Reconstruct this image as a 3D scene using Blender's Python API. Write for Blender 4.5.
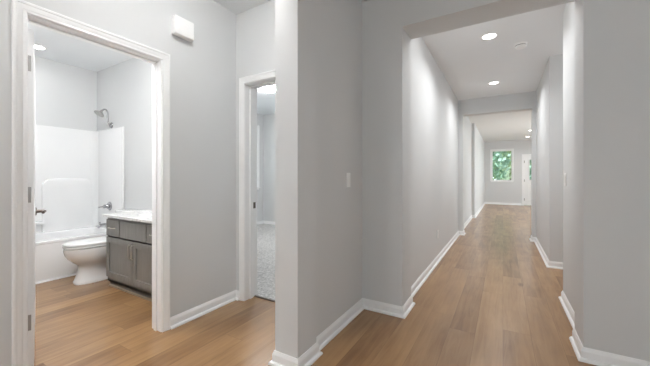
import bpy, bmesh, math, random
from mathutils import Vector, Matrix
random.seed(7)
PI = math.pi
for o in list(bpy.data.objects): bpy.data.objects.remove(o)
SC = bpy.context.scene
C = SC.collection

# ------------------------------------------------------------------ camera
cam_d = bpy.data.cameras.new('camera'); cam = bpy.data.objects.new('camera', cam_d); C.objects.link(cam)
cam.location = (0, 0, 1.166); cam.rotation_euler = (PI/2, 0, math.radians(30.72))
cam_d.sensor_width = 36; cam_d.lens = 36*299.4/650; cam_d.shift_y = -5.4/650
cam_d.clip_start = .05; cam_d.clip_end = 200
SC.camera = cam
# ------------------------------------------------------------------ world, exposure
w = bpy.data.worlds.new('sky'); SC.world = w; w.use_nodes = True
wb = w.node_tree.nodes['Background']; wb.inputs[0].default_value = (.86, .93, 1, 1); wb.inputs[1].default_value = 4.6
sun_d = bpy.data.lights.new('sun', 'SUN'); sun_d.energy = 4.0; sun_d.angle = .02; sun_d.color = (1, .97, .92)
sun = bpy.data.objects.new('sun', sun_d); C.objects.link(sun); sun.location = (20, -8, 30)
sun.rotation_euler = Vector((-.80, .42, -1.35)).to_track_quat('-Z', 'Y').to_euler()
SC.view_settings.view_transform = 'Standard'; SC.view_settings.look = 'None'
SC.view_settings.gamma = 1; SC.view_settings.use_curve_mapping = False
SC.view_settings.exposure = 0.0
SC.cycles.max_bounces = 20; SC.cycles.diffuse_bounces = 14; SC.cycles.transparent_max_bounces = 16
# lamp powers in watts, unseen added fill lamps included
P_HALL, P_FAR, P_FOYER_FILL, P_BATH, P_BED, P_VAN_FILL, P_SIDE_FILL, P_LIV_FILL, P_BATH_FILL, P_ALC2, P_HALL_FILL, P_ALC_FILL = 13.5, 8, 23, 1.5, 42, 1.7, 8, 120, 34, 8.8, 3.5, 28
WARM = (.985, .992, 1)
H = 2.743

# ------------------------------------------------------------------ materials
def nodes(name):
    m = bpy.data.materials.new(name); m.use_nodes = True
    nt = m.node_tree; return m, nt, nt.nodes['Principled BSDF']
def N(nt, t, **kw):
    n = nt.nodes.new(t)
    for k, v in kw.items(): setattr(n, k, v)
    return n
def mat(name, col, rough=.5, metal=0, spec=.5, vary=0, scale=20, bump=0, bscale=200, coat=0):
    m, nt, b = nodes(name)
    b.inputs['Base Color'].default_value = (*col, 1); b.inputs['Roughness'].default_value = rough
    b.inputs['Metallic'].default_value = metal; b.inputs['Specular IOR Level'].default_value = spec
    b.inputs['Coat Weight'].default_value = coat
    tc = N(nt, 'ShaderNodeTexCoord')
    if vary:
        n = N(nt, 'ShaderNodeTexNoise'); n.inputs['Scale'].default_value = scale; n.inputs['Detail'].default_value = 4
        r = N(nt, 'ShaderNodeMapRange'); r.inputs['To Min'].default_value = 1-vary; r.inputs['To Max'].default_value = 1+vary
        mx = N(nt, 'ShaderNodeMix', data_type='RGBA', blend_type='MULTIPLY'); mx.inputs[0].default_value = 1
        mx.inputs[6].default_value = (*col, 1)
        nt.links.new(tc.outputs['Object'], n.inputs['Vector']); nt.links.new(n.outputs[0], r.inputs[0])
        nt.links.new(r.outputs[0], mx.inputs[7]); nt.links.new(mx.outputs[2], b.inputs['Base Color'])
    if bump:
        n = N(nt, 'ShaderNodeTexNoise'); n.inputs['Scale'].default_value = bscale; n.inputs['Detail'].default_value = 3
        bp = N(nt, 'ShaderNodeBump'); bp.inputs['Strength'].default_value = bump; bp.inputs['Distance'].default_value = .002
        nt.links.new(tc.outputs['Object'], n.inputs['Vector']); nt.links.new(n.outputs[0], bp.inputs['Height'])
        nt.links.new(bp.outputs[0], b.inputs['Normal'])
    return m
def emit(name, col, s):
    m, nt, b = nodes(name)
    b.inputs['Base Color'].default_value = (.9, .9, .9, 1)
    b.inputs['Emission Color'].default_value = (*col, 1); b.inputs['Emission Strength'].default_value = s
    return m
PAINT = mat('greige_wall_paint', (.684, .693, .697), .62, spec=.35, vary=.012, scale=3, bump=.08, bscale=350)
CEIL = mat('flat_ceiling_paint', (.83, .85, .865), .8, spec=.2, vary=.01, scale=3, bump=.12, bscale=300)
TRIM = mat('white_trim_paint', (.90, .905, .91), .32, vary=.008, scale=8)
TUB = mat('white_fibreglass', (.86, .865, .87), .16, vary=.006, scale=4)
PORC = mat('white_porcelain', (.86, .865, .87), .08, vary=.006, scale=6, coat=.4)
SEATM = mat('white_seat_plastic', (.88, .88, .88), .2, vary=.006, scale=9)
PLAST = mat('white_plastic', (.90, .90, .895), .4, vary=.008, scale=30)
NICKEL = mat('brushed_nickel', (.55, .53, .50), .3, metal=1, vary=.05, scale=60)
CHROME = mat('chrome', (.44, .44, .45), .2, metal=1, vary=.03, scale=40)
GUN = mat('satin_hinge_steel', (.42, .41, .40), .38, metal=.9, vary=.05, scale=60)
BRONZE = mat('dark_satin_lever', (.16, .135, .12), .35, metal=.8, vary=.06, scale=50)
DARK = mat('dark_slot', (.03, .03, .032), .6, vary=.1, scale=40)
DIRT = mat('rubber_grey', (.13, .13, .13), .7, vary=.05, scale=40)
LENS = emit('led_lens', (1, .98, .94), 9)
def lit_glass(power, area_, col=(1, .988, .972)): return emit('lit_opal_glass', col, power/(PI*area_))   # power spread over the glass
BARK = mat('tree_bark', (.30, .27, .23), .9, vary=.3, scale=9, bump=.5, bscale=30)
LEAFS = [mat('leaf_green', (.30, .41, .25), .55, vary=.45, scale=3), mat('leaf_olive', (.42, .51, .32), .55, vary=.4, scale=3),
         mat('leaf_blue_green', (.23, .35, .27), .55, vary=.45, scale=3)]
GRASS = mat('lawn', (.12, .19, .05), .9, vary=.35, scale=2, bump=.5, bscale=40)

def cabinet_mat():
    m, nt, b = nodes('grey_stained_cabinet'); b.inputs['Roughness'].default_value = .38
    tc = N(nt, 'ShaderNodeTexCoord'); mp = N(nt, 'ShaderNodeMapping'); mp.inputs['Scale'].default_value = (60, 60, 5)
    n = N(nt, 'ShaderNodeTexNoise'); n.inputs['Scale'].default_value = 1; n.inputs['Detail'].default_value = 5
    cr = N(nt, 'ShaderNodeValToRGB'); e = cr.color_ramp.elements
    e[0].position = .3; e[0].color = (.215, .211, .200, 1); e[1].position = .75; e[1].color = (.262, .257, .244, 1)
    L = nt.links.new
    L(tc.outputs['Object'], mp.inputs[0]); L(mp.outputs[0], n.inputs['Vector']); L(n.outputs[0], cr.inputs[0]); L(cr.outputs[0], b.inputs['Base Color'])
    return m
CAB = cabinet_mat()
def counter_mat():
    m, nt, b = nodes('white_speckled_stone'); b.inputs['Roughness'].default_value = .2
    tc = N(nt, 'ShaderNodeTexCoord'); n = N(nt, 'ShaderNodeTexNoise'); n.inputs['Scale'].default_value = 38; n.inputs['Detail'].default_value = 8; n.inputs['Distortion'].default_value = .6
    cr = N(nt, 'ShaderNodeValToRGB'); e = cr.color_ramp.elements
    e[0].position = .36; e[0].color = (.62, .62, .62, 1); e[1].position = .5; e[1].color = (.80, .80, .79, 1)
    L = nt.links.new
    L(tc.outputs['Object'], n.inputs['Vector']); L(n.outputs[0], cr.inputs[0]); L(cr.outputs[0], b.inputs['Base Color'])
    return m
STONE = counter_mat()
def carpet_mat():
    m, nt, b = nodes('grey_carpet'); b.inputs['Roughness'].default_value = 1; b.inputs['Specular IOR Level'].default_value = .1
    tc = N(nt, 'ShaderNodeTexCoord'); n = N(nt, 'ShaderNodeTexNoise'); n.inputs['Scale'].default_value = 45; n.inputs['Detail'].default_value = 6; n.inputs['Roughness'].default_value = .7
    cr = N(nt, 'ShaderNodeValToRGB'); e = cr.color_ramp.elements
    e[0].position = .36; e[0].color = (.32, .315, .31, 1); e[1].position = .62; e[1].color = (.72, .71, .70, 1)
    bp = N(nt, 'ShaderNodeBump'); bp.inputs['Strength'].default_value = .8; bp.inputs['Distance'].default_value = .01
    L = nt.links.new
    L(tc.outputs['Object'], n.inputs['Vector']); L(n.outputs[0], cr.inputs[0]); L(cr.outputs[0], b.inputs['Base Color']); L(n.outputs[0], bp.inputs['Height']); L(bp.outputs[0], b.inputs['Normal'])
    return m
CARPET = carpet_mat()
def wood_mat():
    m, nt, b = nodes('oak_plank_floor'); L = nt.links.new
    tc = N(nt, 'ShaderNodeTexCoord'); sp = N(nt, 'ShaderNodeSeparateXYZ'); L(tc.outputs['Object'], sp.inputs[0])
    def M(op, a, bb=None):
        n = N(nt, 'ShaderNodeMath', operation=op)
        for i, v in enumerate((a, bb)):
            if v is None: continue
            if isinstance(v, (int, float)): n.inputs[i].default_value = v
            else: L(v, n.inputs[i])
        return n.outputs[0]
    W, LEN = .178, 1.45
    xs = M('DIVIDE', sp.outputs[0], W); row = M('FLOOR', xs); fx = M('FRACT', xs)
    wn = N(nt, 'ShaderNodeTexWhiteNoise', noise_dimensions='1D'); L(row, wn.inputs['W'])
    ys = M('ADD', M('DIVIDE', sp.outputs[1], LEN), M('MULTIPLY', wn.outputs['Value'], 3.7))
    colm = M('FLOOR', ys); fy = M('FRACT', ys)
    cb = N(nt, 'ShaderNodeCombineXYZ'); L(row, cb.inputs[0]); L(colm, cb.inputs[1])
    wn2 = N(nt, 'ShaderNodeTexWhiteNoise', noise_dimensions='2D'); L(cb.outputs[0], wn2.inputs['Vector'])
    # grain: stretched noise, shifted per plank
    cb2 = N(nt, 'ShaderNodeCombineXYZ'); L(M('MULTIPLY', sp.outputs[0], 22), cb2.inputs[0])
    L(M('ADD', M('MULTIPLY', sp.outputs[1], 1.5), M('MULTIPLY', wn2.outputs['Value'], 60)), cb2.inputs[1]); L(M('MULTIPLY', wn2.outputs['Value'], 30), cb2.inputs[2])
    g = N(nt, 'ShaderNodeTexNoise'); g.inputs['Scale'].default_value = 1; g.inputs['Detail'].default_value = 6; g.inputs['Roughness'].default_value = .62; g.inputs['Distortion'].default_value = .8
    L(cb2.outputs[0], g.inputs['Vector'])
    cb3 = N(nt, 'ShaderNodeCombineXYZ'); L(M('MULTIPLY', sp.outputs[0], 5), cb3.inputs[0]); L(M('ADD', M('MULTIPLY', sp.outputs[1], 2.2), M('MULTIPLY', wn2.outputs['Value'], 90)), cb3.inputs[1])
    kn = N(nt, 'ShaderNodeTexNoise'); kn.inputs['Scale'].default_value = 1; kn.inputs['Detail'].default_value = 2; L(cb3.outputs[0], kn.inputs['Vector'])
    cr = N(nt, 'ShaderNodeValToRGB'); e = cr.color_ramp.elements
    e[0].position = 0; e[0].color = WOOD_D; e[1].position = 1; e[1].color = WOOD_L
    t = M('ADD', M('ADD', M('MULTIPLY', wn2.outputs['Value'], .30), M('MULTIPLY', g.outputs[0], .72)), M('MULTIPLY', kn.outputs[0], .55))
    t2 = N(nt, 'ShaderNodeMapRange'); t2.inputs['From Min'].default_value = .40; t2.inputs['From Max'].default_value = 1.16
    # sparse knots, drawn out along the plank
    vk = N(nt, 'ShaderNodeTexVoronoi'); vk.inputs['Scale'].default_value = 1; cb4 = N(nt, 'ShaderNodeCombineXYZ')
    L(M('ADD', M('MULTIPLY', sp.outputs[0], 4.2), M('MULTIPLY', g.outputs[0], .12)), cb4.inputs[0]); L(M('MULTIPLY', sp.outputs[1], 1.5), cb4.inputs[1]); L(cb4.outputs[0], vk.inputs['Vector'])
    km = N(nt, 'ShaderNodeMapRange'); km.inputs['From Min'].default_value = .02; km.inputs['From Max'].default_value = .14; km.inputs['To Min'].default_value = .45; km.inputs['To Max'].default_value = 0; L(vk.outputs['Distance'], km.inputs[0])
    sc_ = N(nt, 'ShaderNodeSeparateXYZ'); L(vk.outputs['Color'], sc_.inputs[0])
    t = M('SUBTRACT', t, M('MULTIPLY', km.outputs[0], M('GREATER_THAN', sc_.outputs[0], .62)))
    L(t, t2.inputs[0]); L(t2.outputs[0], cr.inputs[0])
    # joints
    ex = M('MULTIPLY', M('MINIMUM', fx, M('SUBTRACT', 1, fx)), W); ey = M('MULTIPLY', M('MINIMUM', fy, M('SUBTRACT', 1, fy)), LEN)
    ed = M('MINIMUM', ex, ey)
    jm = N(nt, 'ShaderNodeMapRange'); jm.inputs['From Min'].default_value = .0006; jm.inputs['From Max'].default_value = .0022; jm.inputs['To Min'].default_value = .72; L(ed, jm.inputs[0])
    mx = N(nt, 'ShaderNodeMix', data_type='RGBA', blend_type='MULTIPLY'); mx.inputs[0].default_value = 1
    L(cr.outputs[0], mx.inputs[6]); L(jm.outputs[0], mx.inputs[7]); L(mx.outputs[2], b.inputs['Base Color'])
    b.inputs['Roughness'].default_value = .42; b.inputs['Specular IOR Level'].default_value = .15; b.inputs['Coat Weight'].default_value = .9; b.inputs['Coat Roughness'].default_value = .25
    bp = N(nt, 'ShaderNodeBump'); bp.inputs['Strength'].default_value = .25; bp.inputs['Distance'].default_value = .0015
    L(M('ADD', jm.outputs[0], M('MULTIPLY', g.outputs[0], .25)), bp.inputs['Height']); L(bp.outputs[0], b.inputs['Normal'])
    return m
WOOD_D, WOOD_L = (.175, .083, .031, 1), (.45, .262, .117, 1)
WOOD = wood_mat()
def glass_mat():
    m, nt, b = nodes('window_glass'); out = nt.nodes['Material Output']
    t = N(nt, 'ShaderNodeBsdfTransparent'); t.inputs[0].default_value = (.93, .96, .95, 1)
    g = N(nt, 'ShaderNodeBsdfGlossy'); g.inputs['Roughness'].default_value = .02
    f = N(nt, 'ShaderNodeFresnel'); f.inputs[0].default_value = 1.45
    mx = N(nt, 'ShaderNodeMixShader'); L = nt.links.new
    L(f.outputs[0], mx.inputs[0]); L(t.outputs[0], mx.inputs[1]); L(g.outputs[0], mx.inputs[2]); L(mx.outputs[0], out.inputs[0])
    nt.nodes.remove(b); return m
GLASS = glass_mat()

# ------------------------------------------------------------------ mesh helpers
def B(): return bmesh.new()
def box(bm, x0, x1, y0, y1, z0, z1, bev=0, seg=2):
    r = bmesh.ops.create_cube(bm, size=1)
    for v in r['verts']:
        v.co = Vector(((x0+x1)/2 + v.co.x*(x1-x0), (y0+y1)/2 + v.co.y*(y1-y0), (z0+z1)/2 + v.co.z*(z1-z0)))
    if bev:
        es = list({e for v in r['verts'] for e in v.link_edges})
        bmesh.ops.bevel(bm, geom=es, offset=bev, segments=seg, affect='EDGES', profile=.5)
    return bm
def loft(bm, rings, cap0=True, cap1=True, closed=True):
    vs = [[bm.verts.new(p) for p in r] for r in rings]
    n = len(vs[0])
    for a, b in zip(vs, vs[1:]):
        for i in range(n if closed else n-1):
            bm.faces.new((a[i], a[(i+1) % n], b[(i+1) % n], b[i]))
    if cap0: bm.faces.new(list(reversed(vs[0])))
    if cap1: bm.faces.new(vs[-1])
    return bm
def ring(cx, cy, z, rx, ry, n=40, p=2.0, front=None, tilt=0):
    pts = []
    for i in range(n):
        a = 2*PI*i/n; c, s = math.cos(a), math.sin(a)
        x = math.copysign(abs(c)**(2/p), c)*rx; y = math.copysign(abs(s)**(2/p), s)*ry
        if front and s < 0: y *= front
        pts.append((cx+x, cy+y, z + tilt*y))
    return pts
def lathe(bm, prof, M=None, n=28):
    """profile of (radius, height) along local z, placed by matrix M"""
    M = M or Matrix()
    rings = [[M @ Vector((r*math.cos(2*PI*i/n), r*math.sin(2*PI*i/n), z)) for i in range(n)] for r, z in prof]
    return loft(bm, rings)
def axis(p, d):
    return Matrix.Translation(p) @ Vector(d).to_track_quat('Z', 'Y').to_matrix().to_4x4()
def tube(bm, pts, r, n=12, radii=None):
    pts = [Vector(p) for p in pts]; rings = []
    up = None
    for i, p in enumerate(pts):
        d = (pts[min(i+1, len(pts)-1)] - pts[max(i-1, 0)]).normalized()
        if up is None: up = d.orthogonal().normalized()
        up = (up - d*up.dot(d)).normalized(); s = d.cross(up)
        rr = radii[i] if radii else r
        rings.append([p + (up*math.cos(2*PI*k/n) + s*math.sin(2*PI*k/n))*rr for k in range(n)])
    return loft(bm, rings)
def smooth_path(pts, k=6):
    pts = [Vector(p) for p in pts]; q = [pts[0]]
    P = [pts[0]] + pts + [pts[-1]]
    for i in range(1, len(P)-2):
        a, b, c, d = P[i-1:i+3]
        for j in range(1, k+1):
            t = j/k
            q.append(.5*((2*b) + (c-a)*t + (2*a-5*b+4*c-d)*t*t + (3*b-a-3*c+d)*t**3))
    return q
def sweep(bm, path, prof, outdir, updir=None):
    """prof (o, w): o along outdir, w along the in-plane side of the path, with mitred corners.  outdir is the plane's normal."""
    n = Vector(outdir); P = [Vector(p) for p in path]; rings = []
    for i, p in enumerate(P):
        d0 = (P[i]-P[i-1]).normalized() if i else None
        d1 = (P[i+1]-P[i]).normalized() if i < len(P)-1 else None
        if d0 is None: d0 = d1
        if d1 is None: d1 = d0
        s0 = d0.cross(n); s1 = d1.cross(n); m = (s0+s1)
        m = m / max(.2, (m.length_squared/2))
        rings.append([p + n*o + m*w_ for o, w_ in prof])
    return loft(bm, rings)
def obj(name, bm, m, parent=None, smooth=None, bevel=0):
    bmesh.ops.recalc_face_normals(bm, faces=bm.faces)
    me = bpy.data.meshes.new(name); bm.to_mesh(me); bm.free()
    o = bpy.data.objects.new(name, me); C.objects.link(o)
    for x in (m if isinstance(m, (list, tuple)) else [m]): me.materials.append(x)
    if parent: o.parent = parent; o.matrix_parent_inverse = Matrix.Translation(-parent.location) if parent.type == 'EMPTY' else Matrix()
    if bevel:
        b = o.modifiers.new('edge', 'BEVEL'); b.width = bevel; b.segments = 2; b.limit_method = 'ANGLE'; b.angle_limit = math.radians(40)
    if smooth is not None:
        for f in me.polygons: f.use_smooth = True
        me.set_sharp_from_angle(angle=math.radians(smooth))
    return o
def tag(o, label, cat, group=None, kind=None):
    o['label'] = label; o['category'] = cat
    if group: o['group'] = group
    if kind: o['kind'] = kind
    return o
def thing(name, label, cat, loc, group=None, kind=None):
    o = bpy.data.objects.new(name, None); C.objects.link(o); o.location = loc; o.empty_display_size = .1
    return tag(o, label, cat, group, kind)
def struct(name, bm, m, label, cat, parent=None, **kw):
    o = obj(name, bm, m, parent, **kw); return tag(o, label, cat, kind='structure')
def area(name, loc, power, size, parent, shape='DISK', col=WARM, spread=180):
    d = bpy.data.lights.new(name, 'AREA'); d.energy = power; d.shape = shape; d.size = size; d.color = col; d.spread = math.radians(spread)
    o = bpy.data.objects.new(name, d); C.objects.link(o); o.location = loc
    if parent: o.parent = parent; o.matrix_parent_inverse = Matrix.Translation(-parent.location)
    return o

# ------------------------------------------------------------------ the shell
XL, XW, XJ, XH, XR = -2.215, -1.0886, -.726, -.784, .443
YD, YA, YB, YL = 2.49, 2.047, 2.77, 6.65
XHR, XHR2, XLL, XLR, XF, YF = .495, .52, -.70, .462, -.705, 15.1
HB = 2.435      # underside of the dropped headers
bm = B(); box(bm, -5.45, 4.12, -2.52, 15.22, -.12, 0)
struct('floor', bm, WOOD, 'light oak plank floor running down the hallway and into the bathroom', 'floor')
bm = B(); box(bm, -5.45, 4.12, -2.52, 15.22, H, H+.12)
struct('ceiling', bm, CEIL, 'flat off-white ceiling over hall, bathroom and rooms', 'ceiling')
# bathroom wall on the left, with the door opening
oy0, oy1, oz = .555, 1.326, 2.066
bm = B(); box(bm, XL-.12, XL, -2.4, oy0, 0, H); box(bm, XL-.12, XL, oy1, 2.16, 0, H); box(bm, XL-.12, XL, oy0, oy1, oz, H)
struct('wall_left', bm, PAINT, 'pale grey wall on the left holding the bathroom doorway', 'wall')
# wall with the bedroom doorway
bx0, bx1 = -2.113, -1.317
bm = B(); box(bm, XL-.12, bx0, YA, 2.205, 0, H); box(bm, bx1, -1.175, YA, 2.205, 0, H); box(bm, bx0, bx1, YA, 2.205, oz, H); box(bm, -5.45, XL-.12, 2.10, 2.16, 0, H)
struct('wall_back', bm, PAINT, 'pale grey wall holding the narrow view into the bedroom', 'wall')
# wall between alcove and foyer, its end post and the dropped header
bm = B()
box(bm, -1.175, XW, 1.665, 2.6, 0, H); box(bm, -1.228, -1.055, 1.455, 1.665, 0, H); box(bm, -1.228, -1.055, -.9, 1.455, HB, H); box(bm, -1.228, -1.055, -2.4, -.9, 0, H)
struct('wall_middle', bm, PAINT, 'grey wall and its square end post between the bathroom alcove and the foyer', 'wall')
bm = B(); box(bm, -1.175, XJ, YD, YB, 0, H); box(bm, XR, 2.1, YD-.0, YB, 0, H); box(bm, XJ, XR, YD, YB, HB, H)
struct('wall_front', bm, PAINT, 'grey wall framing the squared opening into the hallway', 'wall')
bm = B(); box(bm, -1.0, XH, YB, YL, 0, H); box(bm, -1.175, -1.0, YB, 5.82, 0, H)
struct('wall_hall_left', bm, PAINT, 'long pale wall along the left of the hallway', 'wall')
bm = B(); box(bm, XHR, .62, YB, 3.63, 0, H); box(bm, .62, 2.1, 3.51, 3.63, 0, H); box(bm, XHR2, .64, 4.84, YL, 0, H); box(bm, .64, 2.1, 4.84, 4.96, 0, H)
struct('wall_hall_right', bm, PAINT, 'pale walls along the right of the hallway with a side passage between them', 'wall')
bm = B(); box(bm, -1.0, XLL, YL, 6.85, 0, H); box(bm, XLR, 4.0, YL, 6.85, 0, H); box(bm, XLL, XLR, YL, 6.85, HB, H)
struct('wall_hall_end', bm, PAINT, 'dropped header and jambs at the far end of the hallway', 'wall')
bm = B(); box(bm, -.98, XH, 6.85, 9.65, 0, H); box(bm, -.98, XF, 9.65, YF, 0, H)
struct('wall_far_left', bm, PAINT, 'pale left wall of the far living room with a shallow step', 'wall')
wx0, wx1, wz0, wz1 = -.425, .345, 1.03, 2.35
dx0, dx1 = .745, 1.70
bm = B(); box(bm, -.98, wx0, YF, YF+.12, 0, H); box(bm, wx1, dx0, YF, YF+.12, 0, H); box(bm, dx1, 4.0, YF, YF+.12, 0, H)
box(bm, wx0, wx1, YF, YF+.12, 0, wz0); box(bm, wx0, wx1, YF, YF+.12, wz1, H); box(bm, dx0, dx1, YF, YF+.12, 2.09, H)
struct('wall_far', bm, PAINT, 'grey far wall with a window and a white glazed door', 'wall')
bm = B(); box(bm, 4.0, 4.12, 6.65, 8.6, 0, H); box(bm, 4.0, 4.12, 13.6, 15.22, 0, H); box(bm, 4.0, 4.12, 8.6, 13.6, 0, .3); box(bm, 4.0, 4.12, 8.6, 13.6, 2.4, H); box(bm, 2.1, 2.22, -2.52, 4.96, 0, H)
struct('wall_right', bm, PAINT, 'grey outer walls on the right side of the house', 'wall')
bm = B(); box(bm, XL-.12, .1, -2.52, -2.4, 0, H); box(bm, 1.5, 2.22, -2.52, -2.4, 0, H); box(bm, .1, 1.5, -2.52, -2.4, 0, .9); box(bm, .1, 1.5, -2.52, -2.4, 2.3, H)
struct('wall_rear', bm, PAINT, 'grey wall at the near end of the foyer', 'wall')
# bathroom and bedroom outer walls
BY0 = .44
bm = B(); box(bm, -5.45, XL-.12, BY0-.12, BY0, 0, H); box(bm, -5.45, -5.20, BY0, 2.16, 0, H)
struct('wall_bath', bm, PAINT, 'pale walls closing the bathroom behind the tub', 'wall')
by0, by1, bz0, bz1 = 4.35, 5.50, .93, 2.40
bm = B(); box(bm, -5.32, -5.2, 2.16, by0, 0, H); box(bm, -5.32, -5.2, by1, 5.82, 0, H); box(bm, -5.32, -5.2, by0, by1, 0, bz0); box(bm, -5.32, -5.2, by0, by1, bz1, H)
box(bm, -5.32, -1.0, 5.7, 5.82, 0, H)
struct('wall_bedroom', bm, PAINT, 'grey bedroom walls meeting in the corner beside the window', 'wall')
bm = B(); box(bm, -5.2, -1.175, 2.185, 5.7, 0, .012)
struct('floor_bedroom', bm, CARPET, 'mottled grey carpet covering the bedroom floor', 'floor')
bm = B(); box(bm, -40, 40, 15.22, 70, -.5, -.35)
struct('ground', bm, GRASS, 'green lawn outside beyond the far window', 'ground')

# ------------------------------------------------------------------ baseboards with shoe moulding
BASE = [(0, 0), (.013, 0), (.013, .060), (.0105, .068), (.006, .078), (.0045, .083), (0, .083)]
SHOE = [(.0125, 0), (.031, 0), (.0305, .007), (.027, .014), (.020, .019), (.0125, .020)]
def baseboard(name, paths, label):
    bm = B(); bs = B()
    for path in paths:
        P = [(x, y, 0) for x, y in path]
        sweep(bm, P, [(z, o) for o, z in BASE], (0, 0, 1)); sweep(bs, P, [(z, o) for o, z in SHOE], (0, 0, 1))
    o = struct(name, bm, TRIM, label, 'baseboard'); obj('shoe_moulding', bs, TRIM, o)
baseboard('baseboard_left', [[(XL, -2.4), (XL, .509)], [(XL, 1.372), (XL, YA), (-2.158, YA)]], 'white baseboard under the left wall beside the bathroom door casing')
baseboard('baseboard_middle', [[(-1.258, YA), (-1.175, YA), (-1.175, 1.665), (-1.228, 1.665), (-1.228, 1.455), (-1.055, 1.455), (-1.055, 1.665), (XW, 1.665), (XW, YD), (XJ, YD), (XJ, YB), (XH, YB)]],
          'white baseboard wrapping the square end post and the foyer wall')
baseboard('baseboard_hall_left', [[(XH, YB), (XH, YL), (XLL, YL), (XLL, 6.85), (XH, 6.85)]], 'white baseboard along the left hallway wall')
baseboard('baseboard_hall_right', [[(1.4, 6.85), (XLR, 6.85), (XLR, YL), (XHR2, YL), (XHR2, 4.84), (2.1, 4.84)], [(2.1, 3.63), (XHR, 3.63), (XHR, YB), (XR, YB)]], 'white baseboard along the right hallway walls')
baseboard('baseboard_right', [[(XR, YB), (XR, YD), (2.1, YD)]], 'white baseboard under the grey wall right of the hallway opening')
baseboard('baseboard_far', [[(XH, 6.85), (XH, 9.65), (XF, 9.65), (XF, YF), (.672, YF)]], 'white baseboard around the far living room')
baseboard('baseboard_bedroom', [[(-5.2, 2.3), (-5.2, 5.7), (-1.175, 5.7)]], 'white baseboard around the carpeted bedroom')

# ------------------------------------------------------------------ doors
CAS = [(0, 0), (.008, 0), (.0105, .003), (.011, .012), (.0095, .016), (.0125, .020), (.015, .032), (.0155, .040), (.0185, .044), (.019, .053), (.016, .058), (0, .058)]
def casing_bm(pts, out):
    return sweep(B(), pts, CAS, out)
# bathroom door, swung in on the left jamb
d1 = thing('door_1', 'white bathroom door casing with the door swung inward on the left jamb', 'door', (XL, .946, 0), kind='structure')
jy0, jy1, jz = .573, 1.308, 2.048
obj('casing', sweep(B(), [(XL, jy1+.005, 0), (XL, jy1+.005, jz+.006), (XL, jy0-.005, jz+.006), (XL, jy0-.005, 0)], CAS, (1, 0, 0)), TRIM, d1, smooth=30)
xi = XL-.12
obj('casing', sweep(B(), [(xi, jy0-.005, 0), (xi, jy0-.005, jz+.006), (xi, jy1+.005, jz+.006), (xi, jy1+.005, 0)], CAS, (-1, 0, 0)), TRIM, d1, smooth=30)
bm = B(); box(bm, xi-.002, XL+.002, oy0, jy0, 0, jz); box(bm, xi-.002, XL+.002, jy1, oy1, 0, jz); box(bm, xi-.002, XL+.002, oy0, oy1, jz, oz)
obj('jamb', bm, TRIM, d1, bevel=.002)
bm = B(); s0, s1 = xi+.040, xi+.072
box(bm, s0, s1, jy1-.011, jy1, 0, jz); box(bm, s0, s1, jy0, jy0+.011, 0, jz); box(bm, s0, s1, jy0, jy1, jz-.011, jz)
obj('door_stop', bm, TRIM, d1, bevel=.002)
# leaf in local coords: hinge pin at origin, leaf runs along -x, its hall face towards +y
LW, LT = .715, .035
ang = math.radians(-15.5)
TM = Matrix.Translation((xi-.012, jy0+.019, .012)) @ Matrix.Rotation(ang, 4, 'Z')
def panel_leaf(M, wd, hgt, th, panels):
    bm = B(); box(bm, -wd, -.003, .004, .004+th, 0, hgt, .0015, 1)
    for x0, x1, z0, z1 in panels:
        for y, sgn in ((.004, -1), (.004+th, 1)):
            fr = [(-.0, 0), (.004, .006), (.004, .016), (0, .022)]
            bm2 = sweep(B(), [(x0, y, z0), (x1, y, z0), (x1, y, z1), (x0, y, z1), (x0, y, z0)], [(o, w_) for o, w_ in fr], (0, sgn, 0))
            me = bpy.data.meshes.new('t'); bm2.to_mesh(me); bm2.free(); bm.from_mesh(me); bpy.data.meshes.remove(me)
    bm.transform(M); return bm
leaf = obj('door_leaf', panel_leaf(TM, LW, 2.012, LT, [(-LW+.12, -.12, .25, .95), (-LW+.12, -.12, 1.12, 1.88)]), TRIM, d1)
for zc in (1.812, 1.055, .318):
    bm = B(); box(bm, -.0045, -.001, .006, .028, zc-.045, zc+.045, .0012, 1)
    lathe(bm, [(.006, -.046), (.006, .046)], Matrix.Translation((0, .0, zc)), 12)
    bm.transform(TM); hg = obj('hinge', bm, GUN, d1, smooth=40); hg['label'] = 'satin steel hinge'
lv = .062
bm = B(); xk = -LW+.062; zk = .905
lathe(bm, [(.031, 0), (.031, .006), (.026, .010), (.012, .012), (.010, .045), (.0125, .048)], TM @ axis((xk, .004+LT, zk), (0, 1, 0)), 24)
lathe(bm, [(.031, 0), (.031, .006), (.026, .010), (.012, .012), (.010, .045), (.0125, .048)], TM @ axis((xk, .004, zk), (0, -1, 0)), 24)
hb = obj('lever_handle', bm, BRONZE, d1, smooth=40); hb['label'] = 'dark satin lever handle'
bm = B()
for y in (.004+LT+.048, .004-.048):
    tube(bm, [TM @ Vector(p) for p in smooth_path([(xk-.006, y, zk), (xk+.03, y+math.copysign(.006, y), zk), (xk+.07, y, zk+.002), (xk+.112, y-math.copysign(.004, y), zk-.002)], 5)], .0095)
obj('lever_grip', bm, BRONZE, hb, smooth=50)
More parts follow.
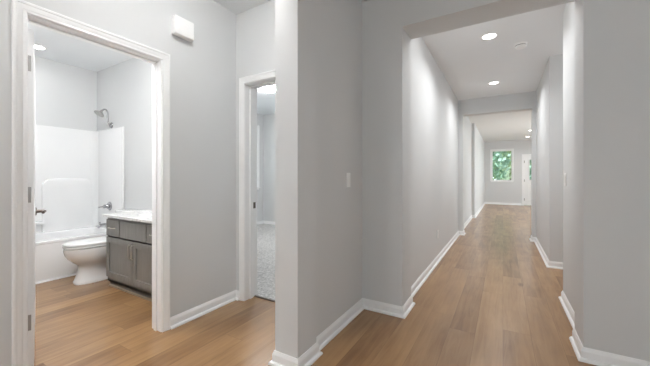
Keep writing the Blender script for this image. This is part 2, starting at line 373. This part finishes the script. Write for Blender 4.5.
# bedroom doorway
d2 = thing('door_2', 'white casing of the narrow bedroom doorway with carpet beyond', 'door', (-1.715, YA, 0), kind='structure')
kx0, kx1 = -2.095, -1.335
obj('casing', sweep(B(), [(kx0-.005, YA, 0), (kx0-.005, YA, jz+.006), (kx1+.005, YA, jz+.006), (kx1+.005, YA, 0)][::-1], CAS, (0, -1, 0)), TRIM, d2, smooth=30)
obj('casing', sweep(B(), [(kx0-.005, 2.205, 0), (kx0-.005, 2.205, jz+.006), (kx1+.005, 2.205, jz+.006), (kx1+.005, 2.205, 0)], CAS, (0, 1, 0)), TRIM, d2, smooth=30)
bm = B(); box(bm, bx0, kx0, YA-.002, 2.207, 0, jz); box(bm, kx1, bx1, YA-.002, 2.207, 0, jz); box(bm, bx0, bx1, YA-.002, 2.207, jz, oz)
obj('jamb', bm, TRIM, d2, bevel=.002)
bm = B(); box(bm, kx0, kx0+.011, YA+.058, YA+.098, 0, jz); box(bm, kx1-.011, kx1, YA+.058, YA+.098, 0, jz); box(bm, kx0, kx1, YA+.058, YA+.098, jz-.011, jz)
obj('door_stop', bm, TRIM, d2, bevel=.002)
bm = B(); box(bm, kx0, kx0+.0025, YA+.104, YA+.138, .865, .925, .001, 1); sp_ = obj('strike_plate', bm, BRONZE, d2); sp_['label'] = 'dark strike plate'
bm = B(); box(bm, kx0, kx1, 2.165, 2.186, 0, .011, .004, 2); th = obj('threshold', bm, BRONZE, d2); th['label'] = 'dark carpet transition strip'
# far exterior door
d3 = thing('door_3', 'white glazed exterior door in the far wall', 'door', (1.22, YF, 0), kind='structure')
ex0, ex1 = dx0+.02, dx1-.02
obj('casing', sweep(B(), [(ex0-.005, YF, 0), (ex0-.005, YF, 2.076), (ex1+.005, YF, 2.076), (ex1+.005, YF, 0)][::-1], [(o, w_*1.25) for o, w_ in CAS], (0, -1, 0)), TRIM, d3, smooth=30)
bm = B(); box(bm, dx0, ex0, YF-.002, YF+.12, 0, 2.07); box(bm, ex1, dx1, YF-.002, YF+.12, 0, 2.07); box(bm, dx0, dx1, YF-.002, YF+.12, 2.07, 2.09)
obj('jamb', bm, TRIM, d3)
gx0, gx1, gz0, gz1 = ex0+.17, ex1-.17, 1.06, 1.93
bm = B(); y0, y1 = YF+.012, YF+.056
box(bm, ex0+.003, gx0, y0, y1, .012, 2.066); box(bm, gx1, ex1-.003, y0, y1, .012, 2.066); box(bm, gx0, gx1, y0, y1, .012, gz0); box(bm, gx0, gx1, y0, y1, gz1, 2.066)
for a, b_ in ((ex0+.17, (ex0+ex1)/2-.05), ((ex0+ex1)/2+.05, ex1-.17)):
    sweep(bm, [(a, y0, .25), (b_, y0, .25), (b_, y0, .85), (a, y0, .85), (a, y0, .25)], [(0, 0), (.006, .008), (.006, .02), (0, .028)], (0, -1, 0))
lf = obj('door_leaf', bm, TRIM, d3)
sweep(bm := B(), [(gx0, y0, gz0), (gx1, y0, gz0), (gx1, y0, gz1), (gx0, y0, gz1), (gx0, y0, gz0)], [(0, -.02), (.012, -.012), (.012, .012), (0, .02)], (0, -1, 0))
obj('glazing_frame', bm, TRIM, lf)
bm = B(); box(bm, gx0, gx1, y0+.018, y0+.026, gz0, gz1); obj('pane', bm, GLASS, lf)
for zc in (1.83, 1.04, .25):
    bm = B(); lathe(bm, [(.008, -.05), (.008, .05)], Matrix.Translation((ex0+.002, YF+.004, zc)), 12); box(bm, ex0+.004, ex0+.026, YF+.008, YF+.013, zc-.05, zc+.05)
    hg = obj('hinge', bm, GUN, d3, smooth=40)
bm = B(); lathe(bm, [(.028, 0), (.028, .008), (.012, .012), (.012, .03), (.027, .04), (.028, .055), (.02, .066), (.004, .068)], axis((ex1-.07, y0, .95), (0, -1, 0)))
obj('door_knob', bm, GUN, d3, smooth=40)

# ------------------------------------------------------------------ windows
def window(name, axis_, p, a0, a1, z0, z1, inward, label, sash=False):
    """axis_ 'x': wall runs along x at y=p; 'y': wall runs along y at x=p.  inward = sign of the room side."""
    def bx(bm, u0, u1, w0, w1, za, zb, **k):
        w0, w1 = sorted((p + inward*w0, p + inward*w1))
        return box(bm, u0, u1, w0, w1, za, zb, **k) if axis_ == 'x' else box(bm, w0, w1, u0, u1, za, zb, **k)
    t = thing(name, label, 'window', ((a0+a1)/2, p, z0) if axis_ == 'x' else (p, (a0+a1)/2, z0), kind='structure')
    bm = B(); f = .035
    bx(bm, a0, a0+f, -.10, -.05, z0, z1); bx(bm, a1-f, a1, -.10, -.05, z0, z1); bx(bm, a0, a1, -.10, -.05, z0, z0+f); bx(bm, a0, a1, -.10, -.05, z1-f, z1)
    if sash: bx(bm, a0, a1, -.10, -.05, (z0+z1)/2-.02, (z0+z1)/2+.02)
    fr = obj('window_frame', bm, TRIM, t)
    bm = B(); bx(bm, a0+f, a1-f, -.079, -.073, z0+f, z1-f); obj('pane', bm, GLASS, fr)
    bm = B(); c = .055
    bx(bm, a0-c, a0, 0, .014, z0, z1+c, bev=.003); bx(bm, a1, a1+c, 0, .014, z0, z1+c, bev=.003); bx(bm, a0, a1, 0, .014, z1, z1+c, bev=.003)
    bx(bm, a0-.03, a1+.03, 0, .013, z0-.06, z0-.02)
    bx(bm, a0, a0+.012, -.05, .0, z0, z1); bx(bm, a1-.012, a1, -.05, .0, z0, z1); bx(bm, a0, a1, -.05, 0, z1-.012, z1)
    obj('casing', bm, TRIM, t)
    bm = B(); bx(bm, a0-.06, a1+.06, -.05, .035, z0-.02, z0+.002, bev=.004); obj('window_sill', bm, TRIM, t)
    return t
window('window_1', 'x', YF, wx0, wx1, wz0, wz1, -1, 'white framed window in the far wall looking onto green trees')
window('window_2', 'y', -5.2, by0, by1, bz0, bz1, 1, 'bright white bedroom window seen as a sliver past the door jamb', True)

window('added_window_3', 'x', -2.4, .1, 1.5, .9, 2.3, 1, 'unseen white front window added to bring daylight into the foyer', False)  # invented window behind the camera, lets daylight into the foyer
window('added_window_4', 'y', 4.0, 8.6, 13.6, .3, 2.4, -1, 'unseen wide window added in the right outer wall for living room daylight', False)  # invented out-of-view window, brings daylight to the living room

# ------------------------------------------------------------------ bathroom: tub, surround, fittings
TX0, TX1, TY0, TY1 = -5.195, -4.40, .56, 2.095
cx, cy = (TX0+TX1)/2, (TY0+TY1)/2; hx, hy = (TX1-TX0)/2, (TY1-TY0)/2
tubt = thing('bathtub', 'white alcove bathtub with a plain apron behind the toilet', 'bathtub', (cx, cy, 0))
bm = B(); n = 64; ZR = .455
def rr(hx_, hy_, z, p=14, ox=0): return ring(cx+ox, cy, z, hx_, hy_, n, p)
loft(bm, [rr(hx-.006, hy-.002, .0, 40), rr(hx-.006, hy-.002, ZR-.035, 40), rr(hx, hy, ZR-.03, 40), rr(hx, hy, ZR-.006, 40), rr(hx-.006, hy-.006, ZR, 40), rr(hx-.085, hy-.085, ZR, 9, .012),
          rr(hx-.10, hy-.10, ZR-.015, 8, .012), rr(hx-.13, hy-.14, .22, 6), rr(hx-.16, hy-.2, .10, 5), rr(hx-.22, hy-.28, .075, 4)])
obj('tub_shell', bm, TUB, tubt, smooth=35)
bm = B(); lathe(bm, [(.03, 0), (.03, .004), (.012, .005)], axis((cx, TY1-.36, .076), (0, 0, 1)), 20); obj('drain', bm, CHROME, tubt, smooth=40)
bm = B(); sweep(bm, [(TX1-.006, TY0, 0), (TX1-.006, TY1, 0)], [(0, 0), (0, .016), (.007, .0155), (.014, .011), (.018, 0)], (0, 0, 1)); obj('base_trim', bm, TRIM, tubt)
# surround: three panels with a raised centre panel and corner shelves
sur = thing('tub_surround', 'glossy white shower surround of moulded panels above the tub', 'tub surround', (cx, cy, ZR))
ZT = 1.852; tk = .018
bm = B(); box(bm, TX0, TX0+tk, TY0, TY1, ZR, ZT, .006); obj('back_panel', bm, TUB, sur, smooth=40)
bm = B(); box(bm, TX0+tk, TX1-.004, TY1-tk, TY1, ZR, ZT, .006); box(bm, TX1-.022, TX1+.001, TY1-tk-.006, TY1, ZR, ZT+.002, .005); obj('end_panel', bm, TUB, sur, smooth=40)
bm = B(); box(bm, TX0+tk, TX1-.004, TY0, TY0+tk, ZR, ZT, .006); obj('end_panel', bm, TUB, sur, smooth=40)
# raised centre panel on the long wall, rounded top corners
def arch_poly(y0, y1, z0, z1, r, k=8):
    pts = [(y0, z0), (y1, z0)]
    for i in range(k+1):
        a = PI/2*i/k; pts.append((y1-r+r*math.cos(a), z1-r+r*math.sin(a)))
    for i in range(k+1):
        a = PI/2+PI/2*i/k; pts.append((y0+r+r*math.cos(a), z1-r+r*math.sin(a)))
    return pts
bm = B(); x = TX0+tk
outer = arch_poly(1.47, 2.02, ZR, 1.155, .11); inner = arch_poly(1.485, 2.005, ZR, 1.14, .10)
loft(bm, [[(x-.001, a, b_) for a, b_ in outer], [(x+.028, a, b_) for a, b_ in outer], [(x+.036, a, b_) for a, b_ in inner]])
obj('raised_panel', bm, TUB, sur, smooth=35)
bm = B(); loft(bm, [[(x-.001, a, b_) for a, b_ in arch_poly(.95, 1.472, .56, .60, .012)], [(x+.085, a, b_) for a, b_ in arch_poly(.97, 1.472, .56, .60, .012)], [(x+.095, a, b_) for a, b_ in arch_poly(.98, 1.472, .568, .592, .01)]])
obj('soap_shelf', bm, TUB, sur, smooth=35)
bm = B()
cr_ = [(x-.001, TY1-tk+.001)] + [(x + .075*math.cos(a)*0 + .075*(1-math.sin(a)), TY1-tk-.075*(1-math.cos(a))) for a in [PI/2*i/8 for i in range(9)]]
loft(bm, [[(a, b_, z) for a, b_ in cr_] for z in (ZR, ZT-.006)]); obj('corner_cove', bm, TUB, sur, smooth=35)

XS = -4.76; YW = TY1-tk
sh = thing('wall_shower', 'curved chrome shower arm and flared head high on the tub wall', 'shower head', (XS, 2.10, 1.92))
bm = B(); lathe(bm, [(.042, 0), (.042, .004), (.034, .014), (.016, .02), (.014, .028)], axis((XS, 2.10, 1.905), (0, -1, 0))); obj('escutcheon', bm, CHROME, sh, smooth=40)
arm = smooth_path([(XS, 2.09, 1.905), (XS, 2.066, 1.915), (XS, 2.052, 1.95), (XS, 2.050, 2.02), (XS, 2.048, 2.075), (XS, 2.034, 2.108), (XS, 2.008, 2.114), (XS, 1.988, 2.098)], 5)
bm = B(); tube(bm, arm, .0105); obj('arm', bm, CHROME, sh, smooth=60)
hd = Vector((0, -.55, -.84)).normalized()
bm = B(); lathe(bm, [(.012, 0), (.016, .012), (.014, .022), (.024, .030), (.054, .056), (.061, .062), (.061, .074), (.054, .078)], axis((XS, 1.984, 2.098), hd)); obj('head', bm, GUN, sh, smooth=40)
va = thing('shower_valve', 'round chrome shower valve with lever above the tub spout', 'shower valve', (XS, YW, .765))
bm = B(); lathe(bm, [(.062, 0), (.062, .003), (.054, .012), (.03, .016), (.026, .045), (.022, .05)], axis((XS, YW, .765), (0, -1, 0))); obj('escutcheon', bm, CHROME, va, smooth=40)
bm = B(); lathe(bm, [(.02, 0), (.026, .008), (.026, .026), (.018, .032)], axis((XS, YW-.048, .765), (0, -1, 0))); tube(bm, smooth_path([(XS, YW-.066, .765), (XS-.03, YW-.08, .760), (XS-.085, YW-.10, .752)], 5), .008); obj('lever', bm, CHROME, va, smooth=40)
spt = thing('tub_spout', 'chrome tub spout over the rim under the valve', 'tub spout', (XS, YW, .51))
bm = B(); lathe(bm, [(.034, 0), (.034, .006), (.026, .01)], axis((XS, YW, .510), (0, -1, 0))); obj('flange', bm, CHROME, spt, smooth=40)
bm = B(); tube(bm, smooth_path([(XS, YW-.004, .510), (XS, YW-.05, .511), (XS, YW-.10, .507), (XS, YW-.135, .498), (XS, YW-.15, .480)], 4), .024, 16); obj('spout', bm, CHROME, spt, smooth=50)
bm = B(); tube(bm, [(XS, YW-.12, .525), (XS, YW-.12, .547)], .006); lathe(bm, [(.004, 0), (.010, .003), (.010, .010), (.004, .013)], axis((XS, YW-.12, .545), (0, 0, 1)), 14); obj('diverter_knob', bm, CHROME, spt, smooth=40)

# ------------------------------------------------------------------ toilet (faces -y)
TCX = -4.02
toi = thing('toilet', 'white two-piece toilet with closed lid beside the grey vanity', 'toilet', (TCX, 1.7, 0))
bm = B()
def tr(yc, z, rx, ry, p=2.3, fr=1.0): return ring(TCX, yc, z, rx, ry, 44, p, fr)
loft(bm, [tr(1.655, 0, .115, .245, 3.2), tr(1.655, .02, .117, .247, 3.2), tr(1.655, .035, .108, .238, 3.0), tr(1.68, .10, .102, .24, 3.0), tr(1.695, .165, .106, .245, 2.8), tr(1.675, .20, .118, .23, 2.6), tr(1.65, .235, .145, .250, 2.4),
          tr(1.645, .275, .170, .284, 2.3), tr(1.638, .32, .183, .304, 2.2), tr(1.635, .36, .187, .312, 2.2), tr(1.635, .388, .187, .313, 2.2), tr(1.635, .395, .178, .303, 2.2), tr(1.635, .396, .15, .27, 2.2)])
obj('bowl', bm, PORC, toi, smooth=50)
bm = B(); loft(bm, [tr(1.78, .0, .07, .20, 3), tr(1.79, .20, .085, .20, 3), tr(1.80, .33, .13, .20, 3.2), tr(1.84, .395, .18, .2, 4), tr(1.84, .405, .18, .2, 4)]); obj('trapway', bm, PORC, toi, smooth=50)
bm = B(); loft(bm, [tr(1.61, .4045, .152, .262), tr(1.61, .405, .185, .289), tr(1.61, .409, .188, .292), tr(1.61, .420, .187, .291), tr(1.61, .424, .178, .282), tr(1.61, .4245, .155, .26)]); obj('seat', bm, SEATM, toi, smooth=40)
bm = B(); loft(bm, [tr(1.615, .4295, .152, .262), tr(1.615, .430, .186, .295), tr(1.615, .433, .189, .298), tr(1.615, .443, .188, .297), tr(1.615, .450, .176, .285), tr(1.615, .454, .13, .232), tr(1.615, .455, .05, .10)]); obj('lid', bm, SEATM, toi, smooth=40)
for sx in (-.07, .07):
    bm = B(); lathe(bm, [(.018, -.03), (.018, .03)], axis((TCX+sx, 1.895, .432), (1, 0, 0)), 14); obj('lid_hinge', bm, SEATM, toi, smooth=40)
def tk_(z, hx_, hy_): return ring(TCX, 1.995, z, hx_, hy_, 44, 7)
bm = B(); loft(bm, [tk_(.40, .17, .078), tk_(.43, .20, .088), tk_(.55, .212, .092), tk_(.725, .222, .094)]); tank = obj('tank', bm, PORC, toi, smooth=40)
bm = B(); loft(bm, [tk_(.725, .228, .099), tk_(.732, .232, .101), tk_(.752, .232, .101), tk_(.760, .222, .092)]); obj('tank_lid', bm, PORC, toi, smooth=40)
bm = B(); lathe(bm, [(.016, 0), (.016, .012)], axis((TCX-.15, 1.905, .67), (0, -1, 0)), 16); tube(bm, [(TCX-.15, 1.888, .67), (TCX-.11, 1.884, .668), (TCX-.07, 1.886, .662)], .007); obj('flush_lever', bm, CHROME, toi, smooth=40)
for sx in (-.118, .118):
    bm = B(); lathe(bm, [(.018, 0), (.017, .012), (.010, .022), (.002, .025)], axis((TCX+sx, 1.70, .0), (0, 0, 1)), 14); obj('bolt_cap', bm, SEATM, toi, smooth=50)

# ------------------------------------------------------------------ vanity
VX0, VX1, VY0, VY1 = -3.655, -2.59, 1.575, 2.095
van = thing('vanity_cabinet', 'grey stained bathroom vanity cabinet with shaker doors and drawers', 'cabinet', ((VX0+VX1)/2, (VY0+VY1)/2, 0))
bm = B(); box(bm, VX0, VX0+.018, VY0, VY1, .06, .748); box(bm, VX1-.018, VX1, VY0, VY1, .06, .748); box(bm, VX0, VX1, VY0, VY1, .06, .08); box(bm, VX0, VX1, VY1-.008, VY1, .06, .748); box(bm, VX0, VX0+.016, VY0, VY0+.02, .06, .748); box(bm, VX1-.016, VX1, VY0, VY0+.02, .06, .748); box(bm, VX0, VX1, VY0, VY0+.02, .06, .120); box(bm, VX0, VX1, VY0, VY0+.02, .719, .748); obj('body', bm, CAB, van)
bm = B(); box(bm, VX0+.002, VX1-.002, VY0+.022, VY1, 0, .06); obj('toe_kick', bm, CAB, van)
bm = B(); sweep(bm, [(VX0, VY0+.022, 0), (VX1, VY0+.022, 0)], [(0, 0), (0, .012), (.008, .0115), (.015, .007), (.018, 0)], (0, 0, 1)); bt = obj('base_trim', bm, mat('tan_shoe_trim', (.36, .285, .21), .5, vary=.05), van); bt['label'] = 'tan shoe trim'
def pull(parent, x, z, vertical, L=.11):
    bm = B(); y = VY0-.019; o = .024
    if vertical: pts = [(x, y+.0, z-L/2), (x, y-o+.006, z-L/2+.003), (x, y-o, z-L/2+.016), (x, y-o, z+L/2-.016), (x, y-o+.006, z+L/2-.003), (x, y, z+L/2)]
    else: pts = [(x-L/2, y, z), (x-L/2+.003, y-o+.006, z), (x-L/2+.016, y-o, z), (x+L/2-.016, y-o, z), (x+L/2-.003, y-o+.006, z), (x+L/2, y, z)]
    tube(bm, pts, .0055, 10); h = obj('handle', bm, NICKEL, parent, smooth=60); h['label'] = 'brushed nickel bar handle'
def shaker(name, x0, x1, z0, z1, rail):
    bm = B(); y0 = VY0-.019
    box(bm, x0, x0+rail, y0, VY0, z0, z1, .0015, 1); box(bm, x1-rail, x1, y0, VY0, z0, z1, .0015, 1)
    box(bm, x0+rail, x1-rail, y0, VY0, z0, z0+rail, .0015, 1); box(bm, x0+rail, x1-rail, y0, VY0, z1-rail, z1, .0015, 1)
    box(bm, x0+rail-.002, x1-rail+.002, y0+.011, VY0, z0+rail-.002, z1-rail+.002)
    return obj(name, bm, CAB, van)
def slab(name, x0, x1, z0, z1):
    bm = B(); box(bm, x0, x1, VY0-.019, VY0, z0, z1, .003, 2); return obj(name, bm, CAB, van)
vm = (VX0+VX1)/2
dr = slab('drawer', VX0+.012, VX0+.279, .552, .724); pull(dr, VX0+.145, .640, False)
slab('false_drawer_front', VX0+.294, VX1-.294, .552, .724)
dr = slab('drawer', VX1-.279, VX1-.012, .552, .724); pull(dr, VX1-.145, .640, False)
dd = shaker('door', VX0+.012, vm-.004, .115, .536, .058); pull(dd, vm-.030, .437, True, .14)
dd = shaker('door', vm+.004, VX1-.012, .115, .536, .058); pull(dd, vm+.030, .437, True, .14)
ct = thing('vanity_countertop', 'white speckled stone countertop with oval sink on the grey vanity', 'countertop', (vm, 1.83, .748))
SX, SY = -3.16, 1.80
# slab with an oval hole, as rings from the sink rim outwards
bm = B(); n = 64
sq = []
x0, x1, y0, y1 = VX0-.022, VX1+.022, VY0-.045, VY1
for i in range(n):
    a = 2*PI*i/n; c, s = math.cos(a), math.sin(a)
    tx = ((x1-SX) if c > 0 else (SX-x0))/max(abs(c), 1e-6); ty = ((y1-SY) if s > 0 else (SY-y0))/max(abs(s), 1e-6); t = min(tx, ty)
    sq.append((SX+c*t, SY+s*t))
corners = [(x0, y0), (x1, y0), (x1, y1), (x0, y1)]
for q in corners:
    k = min(range(n), key=lambda i: (sq[i][0]-q[0])**2+(sq[i][1]-q[1])**2); sq[k] = q
ov = lambda rx, ry, z: ring(SX, SY, z, rx, ry, n)
shr = lambda e, z: [(min(max(a, x0+e), x1-e), min(max(b_, y0+e), y1-e), z) for a, b_ in sq]
loft(bm, [ov(.20, .15, .750), shr(0, .750), shr(0, .773), shr(.004, .777), ov(.20, .15, .777), ov(.20, .15, .750)], False, False)
obj('slab', bm, STONE, ct)
bm = B(); loft(bm, [ov(.20, .15, .772), ov(.198, .148, .765), ov(.185, .135, .70), ov(.14, .10, .65), ov(.05, .04, .635)], False, True); obj('sink_basin', bm, PORC, ct, smooth=50)
bm = B(); box(bm, x0, x1, VY1-.018, VY1, .777, .857, .003); obj('backsplash', bm, STONE, ct)
fa = thing('sink_faucet', 'chrome faucet at the back of the vanity countertop', 'faucet', (-3.2, 2.0, .777))
FX, FY = -3.20, 2.00
bm = B(); lathe(bm, [(.026, 0), (.026, .008), (.02, .012), (.019, .075), (.016, .085)], axis((FX, FY, .777), (0, 0, 1))); obj('body', bm, CHROME, fa, smooth=40)
bm = B(); tube(bm, smooth_path([(FX, FY, .845), (FX, FY-.04, .885), (FX, FY-.10, .898), (FX, FY-.14, .885), (FX, FY-.15, .865)], 4), .012); obj('spout', bm, CHROME, fa, smooth=60)
bm = B(); tube(bm, [(FX, FY, .862), (FX, FY+.012, .89), (FX, FY+.05, .905)], .008); obj('lever', bm, CHROME, fa, smooth=60)

# ------------------------------------------------------------------ wall fittings
ch = thing('door_chime', 'white box door chime high on the wall beside the bathroom doorway', 'door chime', (XL, 1.466, 2.34))
bm = B(); box(bm, XL, XL+.012, 1.390, 1.542, 2.282, 2.412, .002, 1); obj('back_plate', bm, PLAST, ch)
bm = B(); box(bm, XL+.010, XL+.062, 1.384, 1.548, 2.276, 2.418, .009, 3); obj('cover', bm, PLAST, ch, smooth=40)
def plate(name, label, cat, p, side, y, z, kind, group=None):
    """cover plate on a wall at x=p facing side (+1/-1)"""
    t = thing(name, label, cat, (p, y, z), group)
    def bx(bm, d0, d1, ya, yb, za, zb, bev=0):
        a, b_ = sorted((p+side*d0, p+side*d1)); return box(bm, a, b_, y+ya, y+yb, z+za, z+zb, bev, 2)
    o = obj('cover_plate', bx(B(), 0, .0055, -.036, .036, -.059, .059, .002), PLAST, t, smooth=40)
    if kind == 'rocker':
        bm = bx(B(), .004, .0085, -.0165, .0165, -.033, .033, .0015); bmesh.ops.rotate(bm, verts=bm.verts, cent=(p, y, z), matrix=Matrix.Rotation(side*.05, 3, 'Y')); obj('rocker', bm, PLAST, t)
    else:
        for k in (-.02, .02):
            rc = obj('receptacle', bx(B(), .004, .0075, -.0165, .0165, k-.014, k+.014, .003), PLAST, t, smooth=40)
            bm = B()
            for a in (-.0065, .0065): bx(bm, .0072, .0078, a-.0012, a+.0012, k-.002, k+.007)
            bx(bm, .0072, .0078, -.002, .002, k-.010, k-.006); obj('slots', bm, DARK, rc)
    for k in ((-.048, .048) if kind == 'rocker' else (0,)):
        obj('screw', lathe(B(), [(.0032, 0), (.003, .0012), (.0005, .0016)], axis((p+side*.0054, y, z+k), (side, 0, 0)), 10), PLAST, t)
plate('light_switch', 'white rocker switch on the darker grey foyer wall beside the post', 'light switch', XW, 1, 2.200, 1.146, 'rocker')
plate('light_switch', 'white rocker switch on the wall right of the hallway opening', 'light switch', XHR, -1, 3.49, 1.146, 'rocker')
plate('wall_outlet', 'white power outlet low on the left hallway wall', 'power outlet', XH, 1, 4.40, .376, 'outlet')

sd = thing('smoke_detector', 'small round white smoke detector on the hallway ceiling', 'smoke detector', (.18, 4.22, H))
bm = B(); lathe(bm, [(.068, 0), (.068, .010), (.064, .012)], axis((.18, 4.22, H), (0, 0, -1)), 32); obj('mounting_base', bm, PLAST, sd, smooth=35)
bm = B(); lathe(bm, [(.060, .010), (.060, .014), (.057, .018), (.057, .024), (.060, .027), (.058, .038), (.048, .046), (.02, .048)], axis((.18, 4.22, H), (0, 0, -1)), 32); obj('sensor_cover', bm, PLAST, sd, smooth=35)
bm = B(); lathe(bm, [(.0575, .0185), (.0575, .0235)], axis((.18, 4.22, H), (0, 0, -1)), 32); obj('vent_slot', bm, DIRT, sd, smooth=35)

# ------------------------------------------------------------------ lamps
def can(x, y, power, label, group='recessed ceiling lights', r=.074, spread=150):
    t = thing('recessed_light', label, 'ceiling light', (x, y, H), group)
    bm = B(); lathe(bm, [(r-.008, .0), (r+.012, .0), (r+.012, .003), (r+.004, .007), (r-.006, .008), (r-.008, .004)], axis((x, y, H), (0, 0, -1)), 36); obj('trim_ring', bm, PLAST, t, smooth=35)
    bm = B(); lathe(bm, [(r-.006, .0), (r-.006, .005), (r*.6, .0065), (.005, .007)], axis((x, y, H), (0, 0, -1)), 36); obj('lens', bm, LENS, t, smooth=60)
    area('lamp', (x, y, H-.012), power, 2*r-.02, t, spread=spread)
    return t
can(-.13, 3.80, P_HALL, 'glowing round recessed light on the near hallway ceiling, beside the smoke detector')
can(-.13, 5.71, P_HALL, 'glowing round recessed light before the header at the hallway end')
can(.80, 12.06, P_FAR, 'small recessed light on the living room ceiling, the nearer beyond the header')
can(.82, 13.91, P_FAR, 'smaller recessed light on the living room ceiling, close to the far wall')
can(-4.82, 1.33, P_BATH, 'glowing recessed light on the bathroom ceiling above the tub')
def bowl_light(x, y, power, label, k=1.0):
    t = thing('flush_mount_light', label, 'ceiling light', (x, y, H))
    bm = B(); lathe(bm, [(.10, 0), (.10, .015), (.085, .022), (.06, .022)], axis((x, y, H), (0, 0, -1)) @ Matrix.Scale(k, 4), 32); obj('canopy', bm, NICKEL, t, smooth=35)
    bm = B(); lathe(bm, [(.165, .022), (.172, .032), (.165, .055), (.14, .082), (.09, .104), (.03, .113), (.004, .114)], axis((x, y, H), (0, 0, -1)) @ Matrix.Scale(k, 4), 36); obj('glass_bowl', bm, lit_glass(power, .12*k*k), t, smooth=60)
    bm = B(); lathe(bm, [(.012, .112), (.014, .120), (.010, .130), (.003, .134)], axis((x, y, H), (0, 0, -1)) @ Matrix.Scale(k, 4), 16); obj('finial', bm, NICKEL, t, smooth=50)
bowl_light(-2.75, .95, P_BATH_FILL, 'unseen flush-mount bowl light added to fill the bathroom between door and vanity')  # added out of view to even out the bathroom light
bowl_light(-1.65, -1.25, P_ALC_FILL, 'unseen flush-mount bowl light added to fill the alcove from its near end')  # added fill behind the view for end wall and post
bowl_light(-1.42, 1.06, P_ALC2, 'flush-mount bowl light on the alcove ceiling outside the bathroom door')
bowl_light(-.13, 3.02, P_HALL_FILL, 'unseen flush-mount bowl light added just behind the near header to brighten the hallway')  # added lamp hidden by the header, lifts hallway walls and ceiling
can(.0, 8.2, P_FAR*.6, 'unseen recessed light added on the living room ceiling just past the hallway end')  # extra can hidden above the header, added for living room light
bowl_light(-3.5, 4.0, P_BED, 'bright flush-mount bowl light on the bedroom ceiling', .72)
def pendant(x, y, z, power, label):
    t = thing('fill_pendant', label, 'added ceiling lamp', (x, y, H))
    bm = B(); lathe(bm, [(.06, 0), (.06, .015), (.045, .025), (.008, .028), (.008, H-z-.16), (.03, H-z-.15), (.032, H-z-.11)], axis((x, y, H), (0, 0, -1)), 24); obj('stem', bm, NICKEL, t, smooth=35)
    bm = B(); lathe(bm, [(.03, -.11), (.075, -.09), (.115, -.05), (.13, 0), (.115, .05), (.075, .09), (.03, .11), (.004, .114)], axis((x, y, z), (0, 0, -1)), 32)
    obj('glass_globe', bm, lit_glass(power, .19, WARM), t, smooth=60)
pendant(1.25, -.1, 2.0, P_FOYER_FILL, 'unseen glass globe pendant added to fill the foyer')  # invented lamp outside the view, general fill for the foyer
pendant(1.5, 4.24, 2.1, P_SIDE_FILL, 'unseen glass globe pendant added in the side passage to light the hallway')  # invented lamp, spills light from the passage into the hallway
pendant(2.5, 10.5, 1.95, P_LIV_FILL, 'unseen glass globe pendant added to brighten the living room beyond the hallway')  # invented lamp hidden to the right, brightens the far ceiling
vl = thing('fill_vanity_light', 'unseen three-globe vanity light added above the bathroom sink as fill', 'added wall lamp', (-3.05, 2.10, 2.02))  # invented fixture hidden by the wall, extra bathroom light
bm = B(); box(bm, -3.35, -2.75, 2.075, 2.10, 1.98, 2.06, .004); obj('back_plate', bm, NICKEL, vl)
for k in (-.22, 0, .22):
    bm = B(); tube(bm, [(-3.05+k, 2.08, 2.02), (-3.05+k, 2.02, 2.02), (-3.05+k, 2.0, 2.0)], .012); obj('arm', bm, NICKEL, vl, smooth=60)
    bm = B(); lathe(bm, [(.02, 0), (.05, .02), (.062, .06), (.05, .10), (.02, .118), (.003, .12)], axis((-3.05+k, 2.0, 2.0), (0, 0, -1)), 24); obj('glass_shade', bm, lit_glass(P_VAN_FILL, .04), vl, smooth=60)

# ------------------------------------------------------------------ trees outside
def tree(x, y, h, r, m, label, nleaf=1500):
    t = thing('tree', label, 'tree', (x, y, -.35), 'trees beyond the far window')
    bm = B(); tube(bm, smooth_path([(x, y, -.36), (x+.08, y, h*.3), (x-.06, y+.05, h*.6), (x+.05, y, h*.92)], 4), .1, 10, [.17-.011*i for i in range(13)])
    for k in range(6):
        a = k*1.05+x; z = h*(.35+.09*k); L = r*.75
        tube(bm, smooth_path([(x, y, z), (x+L*.5*math.cos(a), y+L*.5*math.sin(a), z+.35), (x+L*math.cos(a), y+L*math.sin(a), z+.9)], 3), .03, 6, [.05-.005*i for i in range(7)])
    obj('trunk', bm, BARK, t, smooth=60)
    bm = B()
    for k in range(nleaf):
        d = Vector((random.gauss(0, 1), random.gauss(0, 1), random.gauss(0, 1))).normalized()*(random.random()**.4)
        p = Vector((x, y, h*.5)) + Vector((d.x*r, d.y*r, d.z*h*.5)); s = random.uniform(.09, .22)
        q = Vector((random.gauss(0, 1), random.gauss(0, 1), random.gauss(0, 1))).normalized(); u = q.orthogonal().normalized(); v = q.cross(u)
        vs = [bm.verts.new(p + u*a*s + v*b_*s) for a, b_ in ((-1, 0), (-.2, .45), (1, 0), (-.2, -.45))]; bm.faces.new(vs)
    obj('foliage', bm, m, t)
tree(-.85, 20.5, 7.0, 1.35, LEAFS[2], 'dark blue-green tree at the left edge of the far window', 2600)
tree(.40, 24.0, 6.8, 1.5, LEAFS[1], 'light olive-green tree in the middle of the far window', 2600)
tree(1.75, 20.8, 6.5, 1.2, LEAFS[2], 'dark tree seen through the glazed door', 2000)
tree(1.95, 26.6, 7.5, 1.45, LEAFS[0], 'mid green tree at the right edge of the far window', 2600)
tree(-1.0, 29.6, 8.5, 1.7, LEAFS[0], 'mid green tree behind the dark one at the left of the far window', 2600)
tree(.3, 36.0, 10, 2.6, LEAFS[2], 'tall tree standing behind the others in the far window', 4200)
tree(3.0, 31.0, 9, 2.2, LEAFS[0], 'tall tree far behind the glazed door', 2200)
